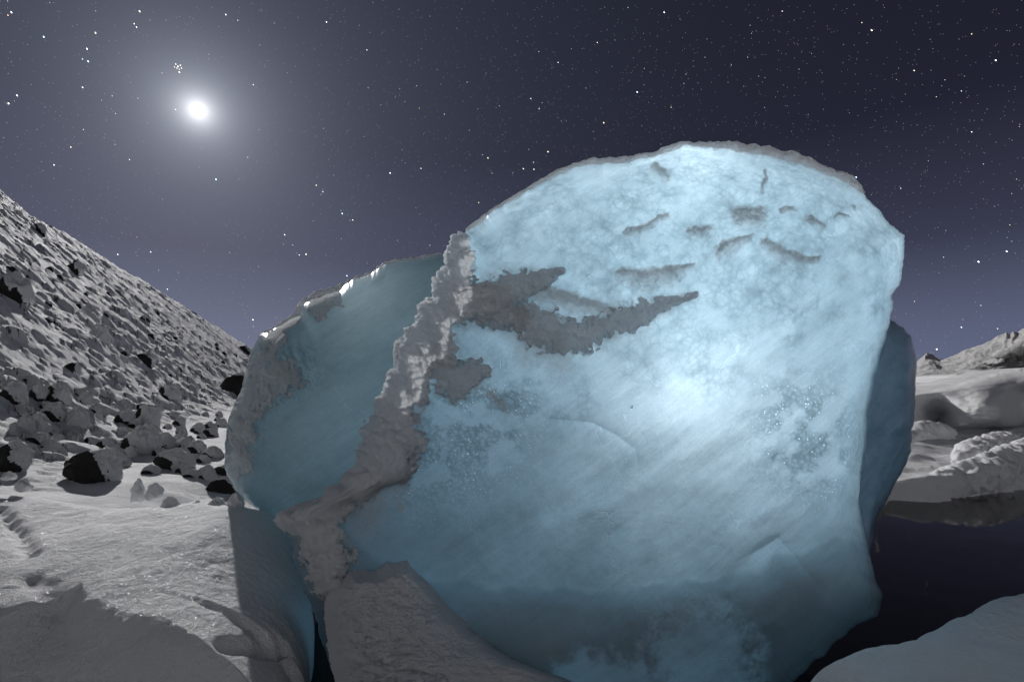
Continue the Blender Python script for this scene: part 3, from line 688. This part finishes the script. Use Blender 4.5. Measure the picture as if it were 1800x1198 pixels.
# snow clods on the slab's far edge
CL = [(40, 852, 22, 20), (118, 830, 0, 0), (243, 862, 20, 34), (272, 862, 24, 26), (300, 884, 26, 22), (345, 893, 30, 20), (380, 888, 34, 22), (415, 880, 26, 26), (130, 846, 0, 0), (16, 836, 18, 14)]
def clod(px_, py_, w, h, Y, label, seed):
    n1, n2 = 28, 16; a = np.linspace(0, 2*math.pi, n1, endpoint=False); b_ = np.linspace(0, math.pi, n2)
    D = np.stack([np.sin(b_)[:, None]*np.cos(a), np.sin(b_)[:, None]*np.sin(a), np.cos(b_)[:, None]*np.ones(n1)], -1)
    k = Y/F; c = P(px_, py_, Y)
    nz = 1 + .36*fbm(D*1.5 + seed*4.4, 4, .5)
    V = c + D*nz[..., None]*np.array([w*k*.5, w*k*.5, h*k*.55])*np.stack([1 - .45*D[..., 2], 1 - .45*D[..., 2], 1 + 0*D[..., 2]], -1)
    o = mesh('snow_clod', V.reshape(-1, 3), [grid_faces(n2, n1, True)[:, ::-1]], MSNOW)
    tag(o, label, 'snow clod', 'snow clods broken along the slab edge'); return o
clabels = ['low snow clod on the slab edge against the frame side', None, 'upright pointed snow clod beside a twin on the slab edge', 'blunt snow clod just beside the pointed one', 'lumpy clod below the twin upright clods',
           'wide flat snow clod between the twin clods and the ice', 'broken snow clod next to the overturned one near the teal ice', 'snow clod closest to the foot of the teal ice block', 'small snow clod below the big black boulder', 'tiny snow clod highest on the slab edge']
for i, (cx, cy, w, h) in enumerate(CL):
    if w: clod(cx, cy, w, h, 4.75 if cy < 870 else 4.45, clabels[i], i)

# ------------------------------------------------------------------ snowy floes across the water
def ground_hit(px_, py_, zoff=0):
    d = ray(px_, py_); d = d/np.linalg.norm(d); ts = np.geomspace(3, 400, 3000); p = CAM + ts[:, None]*d
    h, _ = terrain(p[:, 0], p[:, 1], False); h = np.maximum(h, WZ); k = np.argmax(p[:, 2] < h + zoff)
    return p[k] if p[k, 2] < h[k] + zoff else None
def ridge_line(pts):
    out = []
    for a_, b_ in pts:
        g = ground_hit(a_, b_); out.append(g if g is not None else P(a_, b_, 10))
    return np.array(out)
r1 = ridge_line([(1640, 862), (1665, 858), (1700, 848), (1740, 836), (1780, 818), (1830, 795), (1900, 770)])
tag(lumpy_tube('ice_floe', r1 + [0, .1, .02], [.10, .20, .22, .24, .26, .3, .3], MSNOW, amp=.45, freq=3.2, step=.03, nseg=40, seed=2), 'long snow-crusted ice floe lying at the edge of the dark water', 'ice floe')
r2 = ridge_line([(1690, 815), (1715, 805), (1745, 795), (1780, 785), (1830, 770)])
tag(lumpy_tube('ice_floe', r2 + [0, .1, .05], [.10, .22, .26, .30, .3], MSNOW, amp=.5, freq=2.6, step=.03, nseg=40, seed=5), 'lumpy snow ridge with dark hollows behind the waterside floe', 'ice floe')
r3 = ridge_line([(1600, 772), (1625, 768), (1650, 764), (1672, 758)])
tag(lumpy_tube('ice_floe', r3, [.2, .3, .25, .12], MSNOW, amp=.5, freq=1.6, step=.05, nseg=30, seed=8), 'low broken snow ridge just behind the dark ice lump', 'ice floe')

HP = [(1560, 700), (1600, 692), (1640, 686), (1680, 676), (1720, 665), (1760, 655), (1800, 648), (1900, 640), (2050, 655), (2060, 740), (1900, 775), (1800, 755), (1775, 752), (1740, 752), (1700, 756), (1670, 758), (1630, 755), (1570, 752)]
def hdepth(x, y):
    Y = 17.5 + 1.2*sst(y, 720, 650)
    Y = Y + 1.6*gauss(x, y, 1640, 725, 18) + 1.2*gauss(x, y, 1655, 735, 12)
    Y = Y + 1.8*sst(x, 1755, 1800)*sst(y, 672, 700)
    Y = Y - .9*gauss(x, y, 1735, 715, 30)
    return Y
snow_blob('snow_block', HP, (1790, 700), hdepth, 'long wind-carved snow-covered ice ridge below the far mountains', 'snow block', 4.0, nth=700, nr=150, round_px=26, round_d=2.2, rough=3, seed=11,
          relief=lambda x, y: .07*fbm(v3(x/40., y/14., 1), 4))
snow_blob('snow_block', [(1650, 676), (1662, 668), (1672, 660), (1682, 657), (1692, 660), (1706, 668), (1712, 678), (1680, 684)], (1681, 672), lambda x, y: 70 + .0*x, 'small snowy cone standing behind the wind-carved ridge', 'snow mound', 9, nth=120, nr=40, round_px=12, round_d=4, rough=1.2, seed=12,
          relief=lambda x, y: .8*fbm(v3(x/9., y/6., 1), 3))
snow_blob('snow_block', [(1604, 676), (1625, 672), (1640, 676), (1650, 682), (1630, 690), (1604, 690)], (1625, 682), lambda x, y: 48 + .0*x, 'low snow bank at the foot of the far mountains', 'snow mound', 7, nth=120, nr=40, round_px=8, round_d=3, rough=1, seed=13)

# ------------------------------------------------------------------ boulders on the moraine
def rock_mesh(seed, shape):
    n1, n2 = 72, 44; a = np.linspace(0, 2*math.pi, n1, endpoint=False); b_ = np.linspace(0, math.pi, n2)
    D = np.stack([np.sin(b_)[:, None]*np.cos(a), np.sin(b_)[:, None]*np.sin(a), np.cos(b_)[:, None]*np.ones(n1)], -1)
    g = np.random.default_rng(seed)
    r = np.ones(D.shape[:2])
    for k in range(9):                                   # planes cut the ball into an angular stone
        n = g.normal(size=3); n /= np.linalg.norm(n); h = g.uniform(.70, 1.0); q = D@n
        r = np.minimum(r, np.where(q > .05, h/np.maximum(q, .05), 9))
    r = r*(1 + .13*fbm(D*1.5 + seed, 5, .55)*1.3)
    z_ = D[..., 2:3]; V = D*r[..., None]*np.array(shape); V[..., :2] *= 1 - .22*z_ - .08*z_*z_       # broader at the foot
    return V, D, n1, n2
def rock_pair(seed, shape, cover):
    V, D, n1, n2 = rock_mesh(seed, shape)
    fa = grid_faces(n2, n1, True)[:, ::-1]
    w = np.array([.52, .36, .78]); w /= np.linalg.norm(w)
    du = np.roll(V, -1, 1) - np.roll(V, 1, 1); dv = np.gradient(V, axis=0); n = -np.cross(du, dv); L = np.linalg.norm(n, axis=-1, keepdims=True); n = np.where(L > 1e-9, n/(L + 1e-9), D)
    n *= np.sign((n*D).sum(-1, keepdims=True) + 1e-9)
    f = (.34*n + .66*D)@w - cover + .10*fbm(D*2.4 + seed*2.2, 3)
    h = .16*np.sqrt(np.clip(f, 0, .5)*2)*min(shape)*(.9 + .35*perlin(D*4 + seed) + .1*perlin(D*9 + seed)) - .03*(f < .02)
    Vs = V + D*h[..., None] + np.array([0, 0, .05])*np.clip(f, 0, 1)[..., None]
    act = (f > -.1).reshape(-1); k = act[fa].all(1)
    return V.reshape(-1, 3), fa, Vs.reshape(-1, 3), fa[k]
VARS = []
_g = np.random.default_rng(3)
for i in range(14):
    shp = (_g.uniform(.85, 1.2), _g.uniform(.85, 1.15), _g.uniform(.8, 1.15)); cov = [-.25, .05, .2, -.4, .15, -.15, .3, -.3, .0, .18, -.45, .36, .12, -.1][i]
    V_, F_, Vs_, Fs_ = rock_pair(20 + i, shp, cov)
    body = mesh('boulder', V_, [F_], MROCK); cap_ = mesh('snow_cap', Vs_, [Fs_], MSNOW)
    VARS.append((body.data, cap_.data)); bpy.data.objects.remove(body); bpy.data.objects.remove(cap_)
def boulder(cx, cy, w, h, var, label, group=None, rz=0.0, tilt=0.0, sink=.3, name='boulder'):
    g = ground_hit(cx, cy + h*.42)
    if g is None: return None
    dist = g[1]; k = dist/F
    bd, cp = VARS[var]
    o = bpy.data.objects.new(name, bd); COL.objects.link(o)
    sx, sz = w*k*.5, h*k*.5
    o.location = (g[0], g[1] + sx*.3, g[2] + sz*(1 - 2*sink)); o.scale = (sx, (sx + sz)*.5, sz*1.12)
    o.rotation_euler = (0, tilt, rz)
    tag(o, label, 'boulder', group)
    c = bpy.data.objects.new('snow_cap', cp); COL.objects.link(c); c.parent = o
    return o
BIG = [(157, 812, 78, 76, 6, 'big boulder with a bare black face at the foot of the slope', .2, .5), (12, 500, 50, 66, 4, 'tall dark boulder with a snow hood high at the slope side of the frame', .3, .1),
       (172, 583, 32, 34, 3, 'snow-plastered boulder with one small bare spot midway up the slope', 0, 0), (292, 688, 34, 34, 8, 'snow-topped boulder with black underside in the middle of the slope', .1, .3),
       (408, 674, 50, 50, 11, 'large angular black boulder beside the teal ice block', .9, .2), (238, 774, 64, 52, 0, 'cone-shaped snow-covered boulder with small dark nook behind the big black one', 0, .25),
       (300, 806, 58, 42, 7, 'leaning snow-covered boulder on flat snow near the ice', .4, .4), (90, 692, 38, 48, 9, 'egg-shaped boulder, snow above and black below', .2, .3),
       (88, 725, 36, 40, 5, 'dark-footed boulder just under the egg-shaped one', .8, .2), (15, 686, 40, 44, 12, 'round black-bellied boulder against the frame side', .1, .0),
       (62, 687, 28, 34, 1, 'smaller round boulder between two dark-bellied ones', 0, .1), (214, 731, 30, 28, 13, 'dark-topped boulder in a row of three on the slope foot', .3, 0),
       (250, 728, 36, 48, 8, 'tilted snow-covered oblong boulder in a row of three', .0, .45), (128, 737, 34, 46, 10, 'pointed snow-buried boulder above the big black one', .0, .2),
       (252, 627, 34, 30, 12, 'split dark boulder on the upper middle slope', .6, .4), (122, 645, 22, 28, 11, 'narrow black boulder lying down the slope', .2, .6),
       (128, 467, 24, 26, 4, 'dark boulder close under the ridge line', .3, .5), (65, 397, 22, 22, 6, 'black stone cluster high near the ridge top', .0, .4),
       (8, 800, 48, 62, 9, 'half-hidden boulder with a black hollow at the lower slope edge', .3, .4), (386, 852, 44, 30, 11, 'flat black slab of rock at the foot of the teal ice', .5, .1),
       (392, 824, 36, 22, 6, 'dark flat stone wedged beside the teal ice', .1, .1), (428, 612, 22, 14, 11, 'dark stone on the ridge end beside the ice block top', .0, .2),
       (60, 740, 32, 40, 7, 'snow-smothered hump between the egg-shaped boulders', 0, .2), (40, 745, 26, 36, 10, 'tall snow hump beside the frame side rocks', 0, .1),
       (183, 780, 34, 30, 1, 'low boulder with a dark lip near the cone-shaped one', 0, .2), (282, 775, 34, 32, 5, 'dark-fronted rock beside the cone-shaped boulder', .4, .2), (255, 752, 22, 22, 13, 'small rock with dark foot below the row of three', .2, .2),
       (312, 740, 22, 22, 12, 'rounded rock with dark base on the snow past the row of three', .1, .1), (365, 748, 24, 18, 4, 'low dark rock close to the ice on the slope foot', .3, .1), (35, 790, 26, 26, 7, 'snowy hump next to the half-hidden boulder', 0, .1)]
for i, (cx, cy, w, h, var, lab, rz, ti) in enumerate(BIG): boulder(cx, cy, w, h, var, lab, 'large boulders on the moraine slope', rz, ti)
_g = np.random.default_rng(11); n = 0
def slope_top(x): return np.interp(x, [0, 40, 100, 200, 300, 440], [345, 370, 420, 500, 556, 612])
while n < 130:                                            # rocks heaped along the foot of the slope
    cx = _g.uniform(-10, 395); cy = _g.uniform(655 + .16*cx, 800 + .10*cx); sz = _g.uniform(11, 30)*np.interp(cy, [640, 830], [.6, 1.1])
    if boulder(cx, cy, sz*_g.uniform(.9, 1.25), sz, int(_g.choice([0, 3, 3, 7, 7, 10, 10, 5, 13, 8])), 'small snow-humped rock among the heap at the foot of the slope', 'small rocks heaped at the slope foot', _g.uniform(0, .8), _g.uniform(0, .4), sink=.42, name='rock'): n += 1
n = 0
while n < 120:                                            # stones dotted over the slope
    cx = _g.uniform(-5, 436); t0 = slope_top(cx); cy = t0 + 4 + (690 - t0)*_g.uniform(0, 1)**1.2; sz = _g.uniform(4, 13)*np.interp(cx, [0, 430], [1.15, .7])
    if boulder(cx, cy, sz*_g.uniform(.8, 1.2), sz, int(_g.integers(0, 14)), 'little dark stone poking through snow on the steep moraine slope', 'little stones dotted over the slope', _g.uniform(0, 1.5), _g.uniform(0, .5), sink=.36, name='stone'): n += 1

# ------------------------------------------------------------------ moon and stars
def emit(name, col, strength, attr=None):
    m = M(name); em = m.n('ShaderNodeEmission'); em.inputs['Color'].default_value = col + (1,); em.inputs['Strength'].default_value = strength
    if attr:
        n = m.n('ShaderNodeAttribute', attribute_name=attr); m.l(n.outputs['Color'], em.inputs['Color'])
    m.l(em.outputs[0], m.out.inputs['Surface']); m.m.cycles.emission_sampling = 'NONE'; return m.m
def ball(c, r, n1=40, n2=20):
    a = np.linspace(0, 2*math.pi, n1, endpoint=False); b_ = np.linspace(0, math.pi, n2)
    D = np.stack([np.sin(b_)[:, None]*np.cos(a), np.sin(b_)[:, None]*np.sin(a), np.cos(b_)[:, None]*np.ones(n1)], -1)
    return (c + D*r).reshape(-1, 3), grid_faces(n2, n1, True)[:, ::-1]
mm_ = emit('moonshine', (1, .985, .97), MOON_E/(math.pi*MOON_R**2)); mm_.cycles.emission_sampling = 'FRONT'
V_, F_ = ball(np.zeros(3), 9500*math.tan(MOON_R), 16, 9); mo = mesh('moon', V_, [F_], mm_); mo.location = CAM + MOON*9500
tag(mo, 'bright full moon glowing in the starry sky above the slope', 'moon')

OCT = np.array([[1, 0, 0], [-1, 0, 0], [0, 1, 0], [0, -1, 0], [0, 0, 1], [0, 0, -1]], float)
OCF = np.array([[0, 2, 4], [2, 1, 4], [1, 3, 4], [3, 0, 4], [2, 0, 5], [1, 2, 5], [3, 1, 5], [0, 3, 5]])
def build_stars():
    g = np.random.default_rng(5); N = 16000
    az = g.uniform(R(-75), R(75), N); z = g.uniform(.01, .96, N); ce = np.sqrt(1 - z*z)
    D = np.stack([np.sin(az)*ce, np.cos(az)*ce, z], -1)
    mag = np.minimum(g.pareto(1.45, N)*.03 + .02, 1.6)
    named = [(1720, 460, 2.5), (153, 86, 1.6), (155, 108, 1.2), (145, 104, .7), (240, 48, 1.0), (236, 42, .8), (313, 117, 1.2), (309, 113, .9), (317, 115, .9), (311, 120, .8), (319, 120, .8), (315, 122, .7), (307, 118, .7),
             (20, 22, 1.2), (14, 27, .6), (30, 168, 1.2), (15, 182, 1.3), (95, 290, .9), (397, 26, 1.1), (574, 39, 1.1), (740, 296, .9), (526, 448, .9), (645, 88, .8), (1708, 60, .6), (1708, 232, .8), (1690, 160, .6), (1690, 575, 1.0), (207, 447, 1.0), (848, 272, .5), (1050, 75, .8), (1375, 20, .7), (1515, 40, .6)]
    ND = np.array([ray(a_, b_) for a_, b_, _ in named]); ND /= np.linalg.norm(ND, axis=1)[:, None]
    D = np.concatenate([D, ND]); mag = np.concatenate([mag, [m_ for *_, m_ in named]]); N = len(D)
    rad = 9000*(.00030 + .00042*np.clip(mag, 0, 1.2)); br = .32 + 2.8*mag
    temp = g.normal(0, 1, N)[:, None]; col = np.clip(np.array([1, 1, 1]) + temp*np.array([.16, .02, -.2]), .35, 1.5)*br[:, None]
    side = np.cross(D, [0, 0, 1]); side /= np.linalg.norm(side, axis=1)[:, None]; up = np.cross(side, D)
    tr = side*.6 - up*.8                                   # the sky turned a little during the exposure
    V = D[:, None]*9000 + rad[:, None, None]*(OCT[None, :, 0:1]*tr[:, None]*1.5 + OCT[None, :, 1:2]*np.cross(tr, D)[:, None]*.8 + OCT[None, :, 2:3]*D[:, None]) + CAM
    Fc = (OCF[None] + 6*np.arange(N)[:, None, None]).reshape(-1, 3)
    c4 = np.concatenate([col, np.ones((N, 1))], 1); c4 = np.repeat(c4, 6, 0)
    return mesh('stars', V.reshape(-1, 3), [Fc], emit('starlight', (1, 1, 1), 1.0, 'star'), attrs={'star': c4}, smooth=False)
tag(build_stars(), kind='stuff')
